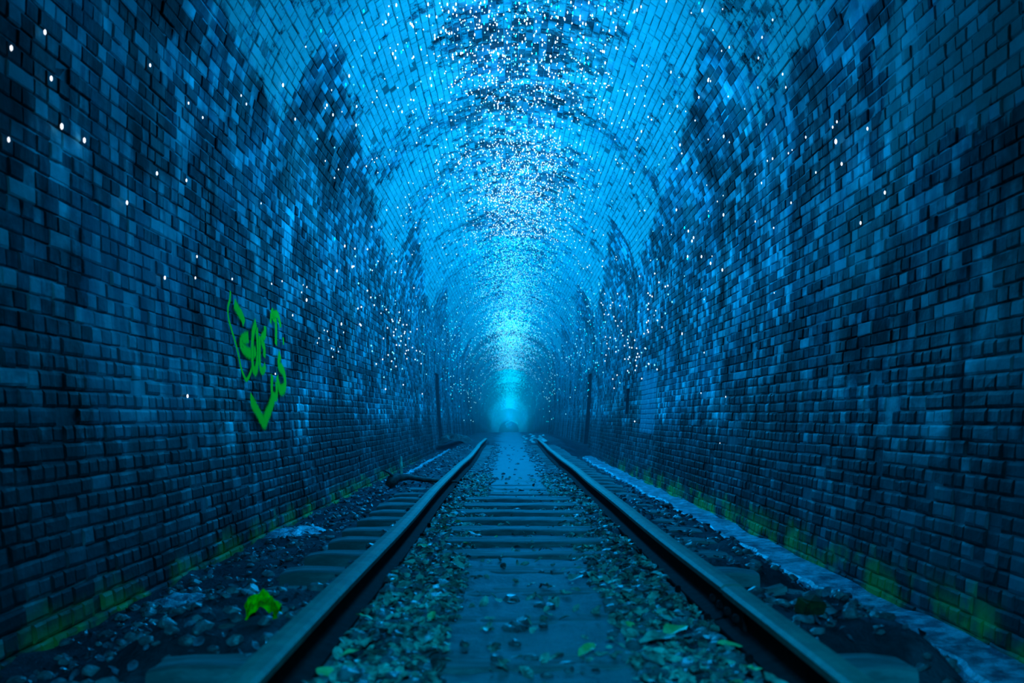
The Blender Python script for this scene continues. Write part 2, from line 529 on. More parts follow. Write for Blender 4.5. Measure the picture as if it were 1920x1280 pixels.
# ------------------------------------------------------------------ floor
def sstep(a, b, x):
    t = np.clip((x-a)/(b-a), 0, 1); return t*t*(3-2*t)


def floor_h(x, y):
    """Height of the ground over the eye (negative)."""
    x = np.asarray(x, float); y = np.asarray(y, float)
    c = np.abs(x-.1)
    mid = -.795-.025*sstep(4.8, 6.5, y)*(1-sstep(10, 14, y))+fbm(x*3, y*2.2)*.03
    h = mid
    far_c = sstep(9.0, 10.5, y)
    h = h+far_c*.030
    trench = -.775+fbm(x*7, y*7)*.10
    trench = trench-.05*sstep(13, 16, y)
    h = h+(trench-h)*sstep(.44, .56, c)
    h = h-.10*sstep(.64, .69, c)*(1-sstep(.80, .86, c))
    side = np.where(x < .1, -.93-.05*sstep(1.2, 2.1, c), -.95-.17*sstep(1.2, 1.75, c))
    h = h+(side+fbm(x*4, y*4)*.09-h)*sstep(.85, 1.15, c)
    h = h+(.012+fbm(x*9, y*14)*.05)*(1-sstep(.40, .55, c))*(1-sstep(5.0, 6.2, y))
    out_ = sstep(.8, .95, c)*(1-sstep(1.3, 1.75, c))
    bl = np.where(x < .1, sstep(3.3, 3.6, y)*(1-sstep(4.35, 4.75, y))+sstep(9.0, 11.0, y)*1.0, (sstep(3.3, 3.6, y)*(1-sstep(4.3, 4.7, y)))+sstep(5.1, 5.5, y)*(1-sstep(9.5, 11.0, y))*.8)
    h = h+((-.765+fbm(x*6, y*6)*.09)-h)*out_*bl*.95
    far = sstep(25.5, 28.5, y)
    top = -.69+fbm(x*1.5, y*.8)*.10-.12*sstep(1.4, 2.0, c)
    h = h+(top-h)*far
    return h-dip(y)


def floor_z(x, y): return EH+floor_h(x, y)


xs_ = np.concatenate([np.linspace(-2.15, 2.45, 150)])
ys_ = [-3.0]
while ys_[-1] < 230: ys_.append(ys_[-1]+max(.03, min(3.0, (abs(ys_[-1])*.009+.01))) if ys_[-1] > 1.5 else ys_[-1]+.15)
ys_ = np.array(ys_)
X, Y = np.meshgrid(xs_, ys_)
pts = np.stack([X, Y, floor_z(X, Y)], -1).reshape(-1, 3)
nx_ = len(xs_)
jj, ii = np.meshgrid(np.arange(len(ys_)-1), np.arange(nx_-1), indexing='ij')
k = (jj*nx_+ii).ravel()
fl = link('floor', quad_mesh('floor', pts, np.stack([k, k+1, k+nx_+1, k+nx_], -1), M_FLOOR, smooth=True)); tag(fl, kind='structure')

# far end of the tunnel, where it bends away: a closed face of lining
vv = np.linspace(VL, VR, 60); rim = section(vv, np.full(60, 229.0), 0)
cpt = np.array([[CX, 229.0, EH-float(dip(229.0))+.5]])
link('wall_far', py_mesh('wall_far', np.vstack([rim, cpt]), [(i, i+1, 60) for i in range(59)]+[(59, 0, 60)], M_NICHE))['kind'] = 'structure'

# ------------------------------------------------------------------ rails
RT = -.636                                    # rail top over the eye
XL, XR = -.653, .842


def rail_profile():
    hwid, fw, H = .043, .07, .145
    return [(-fw, -H), (fw, -H), (fw, -H+.012), (.012, -H+.03), (.012, -.045), (hwid-.004, -.035), (hwid, -.012), (hwid-.012, -.001), (0, .001),
            (-hwid+.012, -.001), (-hwid, -.012), (-hwid+.004, -.035), (-.012, -.045), (-.012, -H+.03), (-fw, -H+.012)]


def sweep(name, prof, path, mat, parent=None, cap=True, smooth=False):
    n = len(prof); v, f = [], []
    for (x, y_, z) in path:
        for (a, b) in prof: v.append((x+a, y_, z+b))
    for j in range(len(path)-1):
        for i in range(n):
            i2 = (i+1) % n
            f.append((j*n+i, j*n+i2, (j+1)*n+i2, (j+1)*n+i))
    if cap:
        f.append(tuple(range(n))[::-1]); f.append(tuple((len(path)-1)*n+i for i in range(n)))
    return link(name, py_mesh(name, v, f, mat, smooth), parent)


def box_mesh(name, x0, x1, y0, y1, z0, z1, mat, bev=.006, jitter=0.0):
    """Chamfered box, 24 corners."""
    import bmesh
    bm = bmesh.new()
    bmesh.ops.create_cube(bm, size=1.0)
    for v in bm.verts:
        v.co = Vector((x0 if v.co.x < 0 else x1, y0 if v.co.y < 0 else y1, z0 if v.co.z < 0 else z1))
    bmesh.ops.bevel(bm, geom=list(bm.edges), offset=bev, segments=2, affect='EDGES')
    if jitter:
        for v in bm.verts: v.co += Vector([random.uniform(-1, 1)*jitter for _ in range(3)])
    me = bpy.data.meshes.new(name); bm.to_mesh(me); bm.free(); me.materials.append(mat)
    return me


def wob(y, side):
    return (0.012*math.sin(y*.5+side)) + (-.03*math.exp(-((y-15.5)/4.5)**2) if side > 0 else .02*math.exp(-((y-15.5)/4.5)**2))


def rail(x0, y0, y1, side, label, dz=0.0):
    n = max(4, int((y1-y0)/.5)); path = []
    for i in range(n+1):
        yy = y0+(y1-y0)*i/n
        path.append((x0+wob(yy, side), yy, EH+RT+dz+.004*math.sin(yy*1.3+x0*5)))
    r = empty('steel_rail', (x0, y0, EH+RT-.145))
    tag(r, label, 'rail', 'rails of the track')
    prof = rail_profile()
    loc = Vector((x0, y0, EH+RT-.145))
    pth = [(a-loc.x, b-loc.y, c_-loc.z) for a, b, c_ in path]
    sweep('rail_head', prof[5:12]+[(-.012, -.045), (.012, -.045)], pth, M_STEEL, r)
    sweep('rail_web', [prof[0], prof[1], prof[2], prof[3], (.011, -.043), (-.011, -.043), prof[13], prof[14]], pth, M_WEB, r)
    return r, loc


JR = 3.72
r1, l1 = rail(XR, -.5, JR-.006, 1, 'nearest right-hand rusted steel rail ending at the near joint', dz=-.004)
r2, l2 = rail(XR, JR+.006, 15.4, 1, 'right-hand rusted rail running from the near joint to the middle distance')
r3, l3 = rail(XR, 15.42, 28.2, 1, 'farthest right-hand rail, disappearing in the rubble where the track ends')
r4, l4 = rail(XL, -.5, 15.4, -1, 'left-hand rusted rail running from the front edge past the green rag')
r5, l5 = rail(XL, 15.42, 28.4, -1, 'farthest left-hand rail, disappearing in the mud where the track ends')
# fish plates with bolts at the joints, parts of the rail they are bolted to
for rr, ll, x0, jy in ((r2, l2, XR+wob(JR, 1), JR), (r3, l3, XR+wob(15.4, 1), 15.41), (r5, l5, XL+wob(15.4, -1), 15.41)):
    for sgn in (-1, 1):
        me = box_mesh('fish_plate', x0+sgn*.016-.007, x0+sgn*.016+.009, jy-.27, jy+.27, EH+RT-.12, EH+RT-.05, M_WEB, .003)
        for v in me.vertices: v.co -= ll
        o = link('fish_plate', me, rr)
        for k in range(4):
            yb_ = jy-.2+.133*k
            me = box_mesh('bolt', x0+sgn*.034-.011, x0+sgn*.034+.011, yb_-.014, yb_+.014, EH+RT-.099, EH+RT-.071, M_WEB, .004)
            for v in me.vertices: v.co -= ll
            link('bolt', me, o)

# ------------------------------------------------------------------ sleepers
ordn = ['nearest', 'second', 'third', 'fourth', 'fifth', 'sixth', 'seventh', 'eighth', 'ninth', 'tenth', 'eleventh', 'twelfth', 'thirteenth', 'fourteenth', 'fifteenth',
        'sixteenth', 'seventeenth', 'eighteenth', 'nineteenth', 'twentieth']
ordn += ['twenty-'+a for a in ('first', 'second', 'third', 'fourth', 'fifth', 'sixth', 'seventh', 'eighth', 'ninth')]
ordn += ['thirtieth']+['thirty-'+a for a in ('first', 'second', 'third', 'fourth', 'fifth', 'sixth', 'seventh', 'eighth', 'ninth')]+['fortieth', 'forty-first', 'forty-second', 'forty-third']
yS = 2.55; k = 0
while yS < 27.6 and k < len(ordn):
    x0, x1 = -1.13+random.uniform(-.03, .03), 1.30+random.uniform(-.04, .04)
    wd = random.uniform(.21, .245); n = 26
    v, f = [], []
    tz = EH+RT-.144
    prof = [(-.5, -.125), (.5, -.125), (.5, -.03), (.47, -.006), (.38, 0), (.1, .0), (-.1, -.0), (-.38, 0), (-.47, -.006), (-.5, -.03)]
    loc = Vector(((x0+x1)/2, yS, tz-.125))
    rot = random.uniform(-.012, .012)
    for i in range(n+1):
        t = i/n; xx = x0+(x1-x0)*t
        endr = .012 if i in (0, n) else 0
        for (a, b) in prof:
            dz = float((vnoise(xx*4+k*13, a*3+40)-.5)*.016) if b > -.05 and not (abs(xx-XL) < .1 or abs(xx-XR) < .1) else -.002
            if b > -.05: dz -= endr
            yy = a*(wd-endr)+float((vnoise(xx*5+k*31, 7+a)-.5)*.02)
            v.append((xx-loc.x, yy, tz+b+dz-loc.z))
    m_ = len(prof)
    for i in range(n):
        for j in range(m_):
            j2 = (j+1) % m_
            f.append((i*m_+j, (i+1)*m_+j, (i+1)*m_+j2, i*m_+j2))
    f.append(tuple(range(m_))); f.append(tuple(n*m_+j for j in range(m_))[::-1])
    s_ = empty('timber_sleeper', loc, rot)
    near_ = 'partly under dust and leaves' if yS < 4.6 else 'with bare ends outside the rails' if yS < 9 else 'worn and dusty between the rails'
    tag(s_, 'weathered timber sleeper, %s from the front edge, %s' % (ordn[k], near_), 'sleeper', 'timber sleepers under the rails')
    link('beam', py_mesh('beam', v, f, M_WOOD), s_)
    if yS < 12:
        for xr in (XL, XR):
            for sg in (-1, 1):
                me = box_mesh('rail_spike', -.012, .012, -.012, .012, 0, .034, M_WEB, .004)
                link('rail_spike', me, s_, (xr+wob(yS, 1 if xr > 0 else -1)+sg*.088-loc.x, sg*.05, tz-.004-loc.z))
    yS += .615+random.uniform(-.035, .035); k += 1


# ------------------------------------------------------------------ stones, leaves, litter
def ico(sub):
    import bmesh
    bm = bmesh.new(); bmesh.ops.create_icosphere(bm, subdivisions=sub, radius=1.0)
    v = np.array([p.co[:] for p in bm.verts]); f = np.array([[a.index for a in p.verts] for p in bm.faces]); bm.free()
    return v, f


IV, IF = ico(2)
stone_var = []
for k in range(10):
    d = 1+.35*(vnoise(IV[:, 0]*1.7+k*9+50, IV[:, 1]*1.7+IV[:, 2]*1.3+50)-.5)*2
    q_ = IV*d[:, None]
    ax = rng.normal(size=(4, 3)); ax /= np.linalg.norm(ax, axis=1)[:, None]
    for a in ax:                              # knock flat faces off the pebble
        t = q_@a; q_ = q_-np.clip(t-.62, 0, None)[:, None]*a
    stone_var.append((q_*np.array([1, .8+.3*rng.random(), .62]), IF))
leaf_var = []
for k in range(8):
    nL, v, f = 7, [], []
    curl = rng.uniform(-.5, .8); bend = rng.uniform(-.35, .35)
    for i in range(nL):
        t = i/(nL-1); wdt = math.sin(math.pi*min(1, t*.92+.06))**.8*.30
        for j in (-1, 0, 1):
            v.append((t-.5, j*wdt+bend*(t-.5)**2, curl*(t-.5)**2*.8+abs(j)*wdt*.5*rng.uniform(.3, 1.2)))
    for i in range(nL-1):
        for j in range(2):
            a = i*3+j; f += [(a, a+1, a+4), (a, a+4, a+3)]
    leaf_var.append((np.array(v), np.array(f)))


def rotm(a, b, c_):
    return np.array((Matrix.Rotation(a, 3, 'Z') @ Matrix.Rotation(b, 3, 'Y') @ Matrix.Rotation(c_, 3, 'X')))


def scatter_stuff(name, variants, spots, mat, label, cat):
    V, Fc, off = [], [], 0
    for (x, y_, z, s, R) in spots:
        v, f = variants[rng.integers(len(variants))]
        V.append((v*s)@R.T+np.array([x, y_, z])); Fc.append(f+off); off += len(v)
    me = py_mesh(name, np.vstack(V), np.vstack(Fc), mat)
    return tag(link(name, me), label, cat, kind='stuff')


def pick(n, ymax=16, kind='all', p=1.6):
    out = []
    while len(out) < n:
        yy = 2.1+(ymax-2.1)*rng.random()**p
        r = rng.random()
        if kind == 'inner' or (kind == 'all' and r < .45):
            x = rng.choice([rng.uniform(-.56, -.20), rng.uniform(.40, .74)])
            if rng.random() < .12: x = rng.uniform(-.5, .7)
        elif kind == 'left' or r < .75: x = rng.uniform(-1.9, -.78)
        else: x = rng.uniform(.95, 2.0)
        out.append((x, yy))
    return out


def on_sleeper_z(x, y_): return float(floor_z(x, y_))


spots = [(x, y_, on_sleeper_z(x, y_)+.004, rng.uniform(.012, .045), rotm(rng.uniform(0, 6.3), rng.uniform(-.3, .3), rng.uniform(-.3, .3))) for x, y_ in pick(3600, 26, p=1.9)]
scatter_stuff('gravel', stone_var, spots, M_STONE, 'small wet ballast stones and grit spread beside both rails', 'gravel')
spots = [(x, y_, on_sleeper_z(x, y_)+.014, rng.uniform(.022, .06), rotm(rng.uniform(0, 6.3), rng.uniform(-.7, .7), rng.uniform(-.9, .9))) for x, y_ in pick(5200, 13, 'inner', p=1.8)]
scatter_stuff('leaf_litter', leaf_var, spots, M_LEAF, 'pale dead leaf litter heaped inside the rails', 'leaf litter')
spots = [(x, y_, on_sleeper_z(x, y_)+.014, rng.uniform(.022, .06), rotm(rng.uniform(0, 6.3), rng.uniform(-.7, .7), rng.uniform(-.9, .9))) for x, y_ in pick(5200, 18, p=1.5) if not (-.6 < x < .8)]
scatter_stuff('dark_leaf_litter', leaf_var, spots, M_DLEAF, 'dark wet leaf litter between the rails and the brick walls', 'leaf litter')


def tri_obj(name, var, s, R, loc, mat):
    v, f = var
    return link(name, py_mesh(name, (v*s)@R.T, f, mat), None, loc)


for i, (x, y_) in enumerate(pick(150, 11, p=1.6)):
    s = rng.uniform(.02, .042)
    o = tri_obj('ballast_stone', stone_var[i % 10], s, rotm(rng.uniform(0, 6.3), 0, 0), (x, y_, on_sleeper_z(x, y_)+s*.3), M_STONE)
    nm = 'inside the rails' if -.6 < x < .8 else 'between the left rail and wall' if x < 0 else 'between the right rail and wall'
    tag(o, 'angular wet ballast stone lying '+nm, 'stone', 'ballast stones '+nm)
for i, (x, y_) in enumerate(pick(150, 7.5, 'inner', p=1.4)):
    green = i % 9 == 0
    o = tri_obj('fallen_leaf', leaf_var[i % 8], rng.uniform(.05, .085), rotm(rng.uniform(0, 6.3), rng.uniform(-.4, .4), rng.uniform(-.5, .5)), (x, y_, on_sleeper_z(x, y_)+.03), M_LEAFG if green else M_LEAF)
    tag(o, 'curled green fallen leaf lying among the litter inside the rails' if green else 'curled pale fallen leaf lying on the litter inside the rails', 'leaf',
        'green leaves inside the rails' if green else 'pale leaves inside the rails')


def ground_at(px, py, zrel):
    """Where the sight line of a photo pixel first meets the ground."""
    ts = np.arange(2.0, 120.0, .01)
    hit = (VY-py)/F*ts <= floor_h((px-VX)/F*ts, ts)
    t = float(ts[np.argmax(hit)])
    return ((px-VX)/F*t, t)


# single leaves the photo shows large
for (px, py, s, ang, mt, lb) in ((1265, 1203, .12, .75, M_LEAFG, 'long bright green leaf lying by the right rail in front'), (1232, 1222, .13, .2, M_LEAF, 'pale pointed leaf touching the long green leaf'),
                                 (1078, 1098, .10, .9, M_LEAF, 'pale leaf lying on the dusty boards left of the right rail'),
                                 (1178, 1070, .09, .1, M_LEAF, 'round pale leaf lying beside the right rail near the joint')):
    x, y_ = ground_at(px, py, -.78)
    o = tri_obj('large_leaf', leaf_var[2], s, rotm(ang, -.15, .1), (x, y_, floor_z(x, y_)+.035), mt); tag(o, lb, 'leaf')


# crumpled green rag, left of the track
def crumple(name, w_, d_, hh, mat, loc, n=22, seed=0, edge=.25):
    X_, Y_ = np.meshgrid(np.linspace(-1, 1, n), np.linspace(-1, 1, n))
    r = np.clip(1-np.sqrt(X_**2+Y_**2)/1.25, 0, 1)
    z = hh*(r**.6)+(np.abs(fbm(X_*1.6+seed+60, Y_*1.6+60, 3)))*hh*2.0*np.clip(r*3, 0, 1)
    rad = 1+.25*(vnoise(np.arctan2(Y_, X_)*2+90+seed, np.full_like(X_, 90.))-.5)
    v = np.stack([X_*w_/2*rad, Y_*d_/2*rad, z], -1).reshape(-1, 3)
    jj_, ii_ = np.meshgrid(np.arange(n-1), np.arange(n-1), indexing='ij'); k_ = (jj_*n+ii_).ravel()
    o = link(name, quad_mesh(name, v, np.stack([k_, k_+1, k_+n+1, k_+n], -1), mat), None, loc)
    m = o.modifiers.new('thickness', 'SOLIDIFY'); m.thickness = .004; m.offset = 0
    return o


x, y_ = ground_at(494, 1155, -.97)
tag(crumple('crumpled_rag', .125, .12, .085, M_RAG, (x, y_, floor_z(x, y_)-.005), seed=3), 'crumpled bright yellow-green rag lying just outside the left rail', 'rag')
x, y_ = ground_at(1515, 1150, -1.02)
o = link('mossy_brick_fragment', box_mesh('mossy_brick_fragment', -.055, .055, -.04, .04, 0, .075, M_MOSSB, .012, .006), None, (x, y_, floor_z(x, y_)-.01)); o.rotation_euler = (.25, .1, .5)
tag(o, 'dark mossy broken brick lying on the ledge right of the track', 'brick')
x, y_ = ground_at(1454, 1117, -.98)
o = link('brick_chip', box_mesh('brick_chip', -.05, .05, -.025, .025, 0, .04, M_WOOD, .008, .004), None, (x, y_, floor_z(x, y_))); o.rotation_euler = (0, -.2, .3)
tag(o, 'small pale timber chip left of the dark mossy brick', 'chip')
x, y_ = ground_at(560, 1003, -.97)
tag(crumple('debris_sheet', .42, .55, .06, M_KERB, (x, y_, floor_z(x, y_)-.01), seed=8), 'wet blue-grey crumpled sheet shining beside the left wall', 'sheet')
x, y_ = ground_at(350, 1130, -.97)
tag(crumple('mud_sheet', .30, .35, .04, M_KERB, (x, y_, floor_z(x, y_)-.01), seed=15), 'flat wet pale clod near the green moss of the left wall', 'clod')
# pale stones beyond the end of the track
x, y_ = ground_at(945, 810, -.69)
tag(tri_obj('pale_stone', stone_var[1], .17, rotm(.4, 0, 0), (x, y_, floor_z(x, y_)+.05), M_STONEP), 'single bright pale stone on the mud beyond the track end', 'stone')
for i in range(26):
    px, py = rng.uniform(978, 1022), rng.uniform(816, 831)
    x, y_ = ground_at(px, py, -.71)
    tag(tri_obj('pale_stone', stone_var[i % 10], rng.uniform(.035, .09), rotm(rng.uniform(0, 6), 0, 0), (x, y_, floor_z(x, y_)+.02), M_STONEP), 'small pale stone in the patch behind the right rail end', 'stone', 'pale stones behind the right rail end')
# mud heap at the end of the left rail
x, y_ = ground_at(856, 832, -.8)
tag(crumple('mud_heap', .9, 1.3, .24, M_BARK, (-1.45, 27.5, floor_z(-1.45, 27.5)-.03), seed=21), 'dark mud heap against the left wall at the track end', 'heap')


# tubes: branch and stake by the left wall
def tube(name, pts, rads, mat, parent=None, seg=8):
    pts = [Vector(p) for p in pts]; v, f = [], []
    for i, p in enumerate(pts):
        t = (pts[min(i+1, len(pts)-1)]-pts[max(i-1, 0)]).normalized()
        a = t.cross(Vector((0, 0, 1)) if abs(t.z) < .9 else Vector((1, 0, 0))).normalized(); b = t.cross(a)
        for k_ in range(seg):
            th = 2*math.pi*k_/seg
            v.append(p+(a*math.cos(th)+b*math.sin(th))*rads[i]*(1+.12*math.sin(k_*2.3+i)))
    for i in range(len(pts)-1):
        for k_ in range(seg):
            k2 = (k_+1) % seg
            f.append((i*seg+k_, i*seg+k2, (i+1)*seg+k2, (i+1)*seg+k_))
    f.append(tuple(range(seg))[::-1]); f.append(tuple((len(pts)-1)*seg+k_ for k_ in range(seg)))
    return link(name, py_mesh(name, v, f, mat, True), parent)


bx_, by_ = ground_at(738, 912, -.95)
br = empty('broken_branch', (bx_, by_, floor_z(bx_, by_)))
tag(br, 'dark broken branch lying from the left wall towards the rail', 'branch')
tube('stem', [(0, 0, .08), (.15, .1, .10), (.32, .12, .07), (.52, .2, .05), (.70, .2, .04)], [.045, .035, .028, .022, .012], M_BARK, br)
tube('twig', [(.02, 0, .09), (-.05, -.05, .16), (-.12, .05, .18)], [.02, .014, .007], M_BARK, br)
tube('knot', [(-.05, -.02, .0), (0, 0, .07), (.05, .02, .13)], [.05, .07, .035], M_BARK, br)
sx_, sy_ = ground_at(752, 903, -.95)
st = tube('stake', [(0, 0, -.03), (.005, 0, .12), (.0, 0, .3)], [.02, .018, .012], simple_mat('pale_stake', (.15, .30, .22), (.4, .7, .5), 20, .4)); st.location = (sx_, sy_, floor_z(sx_, sy_))
tag(st, 'short upright stake standing by the left wall behind the branch', 'stake')


# ledge of wet concrete along the foot of the right wall, kerb by the left one
def ledge(name, xa, xb, y0, y1, h_top, thick, side, label, cat, parts_len):
    root = empty(name, ((xa+xb)/2, y0, EH+h_top-thick)); tag(root, label, cat)
    yy = y0
    while yy < y1:
        ye = min(yy+parts_len, y1); n = max(4, int((ye-yy)/.09)); v, f = [], []
        for i in range(n+1):
            t = yy+.004+(ye-yy-.008)*i/n
            wl = float((vnoise(t*3, 3)-.5)*.10+(vnoise(t*11, 5)-.5)*.05); za = float((vnoise(t*2.5, 9)-.5)*.03)
            zt = EH+h_top+za
            inner, outer = (xa+wl, xb) if side > 0 else (xb+wl, xa)
            row = [(inner-side*.03, t, zt-thick), (inner, t, zt-.02), (inner+side*.02, t, zt), ((inner+outer)/2, t, zt+float((vnoise(t*9, 20)-.5)*.02)), (outer, t, zt+.01), (outer, t, zt-thick)]
            v += row
        m_ = 6
        for i in range(n):
            for j in range(m_-1): f.append((i*m_+j, i*m_+j+1, (i+1)*m_+j+1, (i+1)*m_+j))
        f.append(tuple(range(m_))); f.append(tuple(n*m_+j for j in range(m_)))
        L0 = Vector(root.location)
        link('slab', py_mesh('slab', [Vector(p)-L0 for p in v], f, M_KERB), root)
        yy = ye


ledge('drain_ledge', 1.94, 2.24, 1.6, 27.5, -1.075, .14, 1, 'wet blue-grey concrete ledge along the foot of the right brick wall', 'ledge', 1.9)
ledge('drain_kerb', -1.62, -1.50, 14.5, 27.0, -.90, .14, -1, 'thin wet concrete kerb between the left rail and wall further in', 'kerb', 2.4)

# ------------------------------------------------------------------ graffiti on the left wall
STROKES = [
    (.032, [(205, 110), (200, 180), (185, 240), (190, 330), (215, 420), (245, 520), (270, 620), (290, 720), (315, 790), (335, 820), (360, 780), (380, 720)]),
    (.075, [(235, 205), (265, 260), (300, 320), (315, 370)]),
    (.075, [(350, 480), (310, 490), (290, 530), (320, 580), (370, 610), (410, 590)]),
    (.070, [(410, 360), (385, 450), (380, 600), (385, 720), (410, 740), (425, 600), (415, 400)]),
    (.060, [(440, 470), (440, 700), (465, 750), (485, 700)]),
    (.070, [(480, 390), (480, 450), (455, 500), (475, 560), (475, 640)]),
    (.070, [(535, 250), (545, 310), (565, 340), (570, 420), (568, 540)]),
    (.045, [(530, 290), (525, 370)]),
    (.060, [(545, 295), (580, 300), (600, 360), (605, 400)]),
    (.045, [(625, 480), (628, 540)]),
    (.085, [(600, 610), (590, 700), (625, 750), (640, 820), (635, 880), (605, 900), (585, 850), (575, 790)]),
    (.070, [(535, 780), (535, 930), (570, 950), (570, 840)]),
    (.095, [(375, 945), (375, 1000), (410, 1060), (440, 1120), (470, 1160), (490, 1110), (520, 1040), (545, 960)]),
]
v0, y0_ = project(490, 690)
gl = section(np.array([v0]), np.array([y0_]), .02)[0]
gr = empty('graffiti', tuple(gl)); tag(gr, 'bright green spray painted scrawl on the left brick wall', 'graffiti')
for si, (wd, pl) in enumerate(STROKES):
    P2 = [project(380+a/4.267, 520+b/4.267) for a, b in pl]          # (v, y)
    # resample as a smooth curve in wall space
    pts2 = []
    for i in range(len(P2)-1):
        p0 = P2[max(i-1, 0)]; p1 = P2[i]; p2 = P2[i+1]; p3 = P2[min(i+2, len(P2)-1)]
        for t in np.linspace(0, 1, 7)[:-1]:
            cr = lambda a, b, c_, d: .5*((2*b)+(-a+c_)*t+(2*a-5*b+4*c_-d)*t*t+(-a+3*b-3*c_+d)*t**3)
            pts2.append((cr(p0[0], p1[0], p2[0], p3[0]), cr(p0[1], p1[1], p2[1], p3[1])))
    pts2.append(P2[-1]); pts2 = np.array(pts2)
    d = np.gradient(pts2, axis=0); d /= np.linalg.norm(d, axis=1)[:, None]+1e-9
    nrm = np.stack([-d[:, 1], d[:, 0]], -1)
    cols = []
    for j in (-1, 0, 1):
        q2 = pts2+nrm*wd*.88*j
        cols.append(section(q2[:, 0], q2[:, 1], .0165+si*.0006)-gl)
    V = np.stack(cols, 1).reshape(-1, 3); n = len(pts2)
    uv = np.stack([np.repeat(np.linspace(0, 1, n), 3), np.tile([0, .5, 1], n)], -1)
    q = [(i*3+j, i*3+j+1, (i+1)*3+j+1, (i+1)*3+j) for i in range(n-1) for j in range(2)]
    link('paint_stroke', quad_mesh('paint_stroke', V, q, M_PAINT, uv=uv), gr)

# ------------------------------------------------------------------ the glow lights: small luminous beads on the lining
OCT_V = np.array([(1, 0, 0), (0, 1, 0), (-1, 0, 0), (0, -1, 0), (0, 0, 1), (0, 0, -1)], float)
OCT_F = np.array([(0, 1, 4), (1, 2, 4), (2, 3, 4), (3, 0, 4), (1, 0, 5), (2, 1, 5), (3, 2, 5), (0, 3, 5)])
_bv, _bf = ico(1)
bead = py_mesh('glow_light', _bv, _bf, M_DOT, True)
bead_c = py_mesh('glow_light', _bv, _bf, M_DOTC, True)

hand = [(72, 60, 1), (8, 90, 1), (84, 147, 1), (104, 237, 1.2), (147, 263, 1.1), (285, 325, 1), (341, 338, .9), (228, 380, 1), (3, 262, .9), (455, 194, .9), (372, 220, .8), (345, 193, .8), (272, 122, .9), (445, 178, .8),
        (605, 200, .9), (617, 166, .8), (605, 300, .9), (630, 316, .9), (483, 381, .7), (300, 521, 1), (358, 521, .8), (428, 523, .8), (361, 481, .8), (503, 532, .8), (523, 527, .8), (563, 534, .7), (570, 538, .9), (560, 548, .8),
        (343, 743, 1), (543, 591, 1), (510, 701, .8), (603, 619, .8), (609, 621, .9), (593, 634, .8), (590, 643, .8), (612, 637, .8), (617, 653, .9), (621, 655, .8), (633, 650, .8), (630, 659, .8), (619, 669, .9), (640, 623, .9),
        (1577, 228, .9), (1569, 238, .9), (1575, 265, 1.6), (1586, 307, 1.1), (1635, 241, 1), (1518, 257, .9), (1537, 323, .8), (1485, 287, .8), (1492, 281, .6), (1455, 297, 1), (1445, 301, .8), (1443, 232, .8), (1402, 202, .7),
        (1474, 137, 1), (1480, 162, .9), (1427, 162, .8), (1428, 106, 1), (1435, 67, 1), (1455, 34, .9), (1360, 13, .7), (1358, 92, .8), (1373, 265, .8), (1422, 326, .9), (1434, 343, .9), (1350, 377, .8), (1361, 366, .7), (1333, 395, .7),
        (1422, 415, .9), (1457, 427, .8), (1490, 380, .9), (1668, 361, 1), (1622, 418, 1), (1330, 346, .7), (1311, 322, .7), (1290, 206, .8), (1337, 149, .9),
        (1320, 542, .8), (1458, 549, .6), (1325, 661, .9), (1319, 737, .8), (1366, 744, .8), (1355, 831, .6), (1325, 561, .7), (1340, 480, .7)]
beads = []      # px, py, v, y, radius, hand?
for px, py, s in hand:
    v, y_ = project(px, py)
    beads.append((px, py, v, y_, .0075*s, True))
# the strings over the crown
n_try = 0


def put_bead(v, y_, r):
    p = section(np.array([v]), np.array([y_]), .03)[0]
    px, py = VX+F*p[0]/p[1], VY-F*(p[2]-EH)/p[1]
    if -5 < px < 1925 and -5 < py < 1285: beads.append((px, py, v, y_, r, False))


y_ = 8.5
while y_ < 152:
    step = .0034 if y_ < 60 else .0055 if y_ < 90 else .009
    y_ += step*rng.exponential()*1.0
    r_ = rng.random()
    dens = .55+.9*float(vnoise(y_*.55, 77.))
    if rng.random() > dens: continue
    if r_ < .80: v = rng.normal(0.05, .62)
    elif r_ < .965: v = rng.normal(0, 1.5)
    else: v = rng.uniform(-4.6, 4.6)
    if abs(v) > 5.2: continue
    if y_ < 12 and abs(v) > 3: continue
    if r_ > .80 and vnoise(y_*.9+3, v*1.1+40) < .42: continue
    yy = round(y_/.09)*.09+rng.normal(0, .018)             # beads hang in rows across the vault
    put_bead(v, yy, rng.uniform(.006, .0115)*(1 if y_ < 40 else 1.5 if y_ < 80 else 1.7))
# curtains lower on both walls
for cx_, cy_, sx2, sy2, n in ((760, 650, 34, 45, 60), (700, 610, 30, 60, 20), (850, 640, 14, 50, 60), (880, 730, 16, 35, 50), (1130, 620, 30, 60, 60), (1180, 670, 30, 30, 40), (1230, 570, 30, 30, 22), (1085, 640, 20, 50, 50), (1030, 735, 12, 30, 40), (660, 480, 40, 40, 10), (1290, 480, 40, 50, 12)):
    for _ in range(n):
        px, py = rng.normal(cx_, sx2), rng.normal(cy_, sy2)
        v, yv = project(px, min(py, 790))
        beads.append((px, py, v, yv, .009+.00022*yv, False))
# low cluster far down the tunnel: glowing beads put in for a glint
for i in range(14):
    t = i/13; px = 948+22*t; py = 794-5*math.sin(math.pi*t)+rng.normal(0, .8)
    beads.append((px, py, None, 135.0, .045, False))

order = sorted(range(len(beads)), key=lambda i: (-1 if beads[i][5] else 0, -beads[i][4]/beads[i][3]))
rest = []


def bead_pos(b):
    if b[2] is None:
        return np.array([(b[0]-VX)/F*b[3], b[3], EH+(VY-b[1])/F*b[3]])
    return section(np.array([b[2]]), np.array([b[3]]), .03)[0]


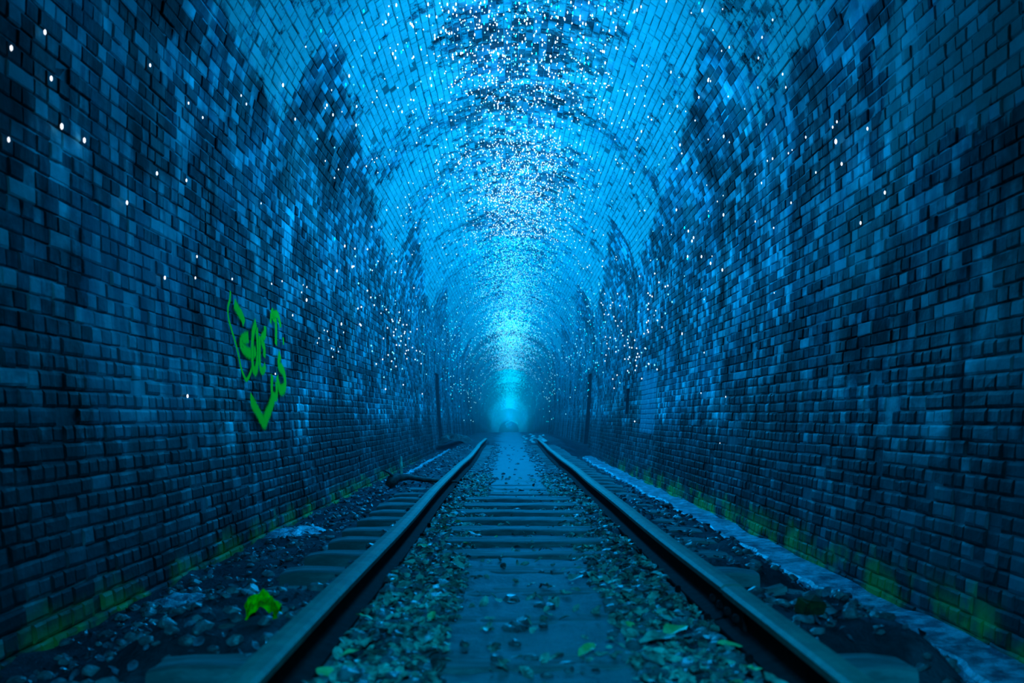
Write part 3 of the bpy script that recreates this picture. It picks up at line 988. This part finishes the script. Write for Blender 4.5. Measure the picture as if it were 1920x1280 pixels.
for rank, i in enumerate(order):
    b = beads[i]; p = bead_pos(b)
    if rank < 296:
        o = bpy.data.objects.new('glow_light', bead if rng.random() < .75 or b[5] else bead_c); C.objects.link(o)
        o.location = p; o.scale = (b[4]*.85, b[4]*.85, b[4]*1.8)
        if b[2] is not None and abs(b[2]) > 2.2:
            sd = 'left' if b[2] < 0 else 'right'
            tag(o, 'tiny pale blue point light glowing on the %s side of the brick tunnel' % sd, 'light', 'point lights on the %s side of the tunnel' % sd)
        else:
            tag(o, 'tiny pale blue point light among the dense lights along the vault crown', 'light', 'point lights along the vault crown')
    else: rest.append((p, b[4]))
for nm, sel, mt, lb in (('light_strings', [r for i, r in enumerate(rest) if r[0][1] < 24 and i % 4], M_DOT, 'thousands of tiny white-blue point lights strewn along the vault'),
                        ('dim_light_strings', [r for i, r in enumerate(rest) if not (r[0][1] < 24 and i % 4) and (i % 2 or r[0][1] > 75)], M_DOTC, 'dimmer cyan point lights scattered between the white ones on the vault'),
                        ('pale_light_strings', [r for i, r in enumerate(rest) if not (r[0][1] < 24 and i % 4) and not (i % 2 or r[0][1] > 75)], M_DOTP, 'pale aqua point lights crowding the far vault above the track end')):
    P_ = np.array([r[0] for r in sel]); R_ = np.array([r[1] for r in sel])
    V = (P_[:, None, :]+OCT_V[None]*R_[:, None, None]*np.array([1, 1, 1.4])).reshape(-1, 3)
    Fc = (np.arange(len(sel))[:, None, None]*6+OCT_F[None]).reshape(-1, 3)
    tag(link(nm, py_mesh(nm, V, Fc, mt)), lb, 'lights', kind='stuff')

# ------------------------------------------------------------------ haze filling the tunnel
hz = link('haze', box_mesh('haze', -3.2, 3.4, 1.0, 228.0, -8.5, 6.2, None, .01) if False else py_mesh('haze', [(-3.2, 11, -8), (3.4, 11, -8), (3.4, 231, -8), (-3.2, 231, -8), (-3.2, 11, 6.3), (3.4, 11, 6.3), (3.4, 231, 6.3), (-3.2, 231, 6.3)],
          [(0, 3, 2, 1), (4, 5, 6, 7), (0, 1, 5, 4), (1, 2, 6, 5), (2, 3, 7, 6), (3, 0, 4, 7)]))
mh_ = bpy.data.materials.new('thin_haze'); mh_.use_nodes = True; nt = mh_.node_tree; nt.nodes.clear()
ou = nt.nodes.new('ShaderNodeOutputMaterial'); vs_ = nt.nodes.new('ShaderNodeVolumeScatter')
vs_.inputs['Color'].default_value = (.6, .85, 1, 1); vs_.inputs['Density'].default_value = .0065; vs_.inputs['Anisotropy'].default_value = .2
nt.links.new(vs_.outputs[0], ou.inputs['Volume']); hz.data.materials.append(mh_)
tag(hz, 'thin blue haze thickening towards the far end of the tunnel', 'haze', kind='stuff')
print('bricks', N, 'beads', len(beads))
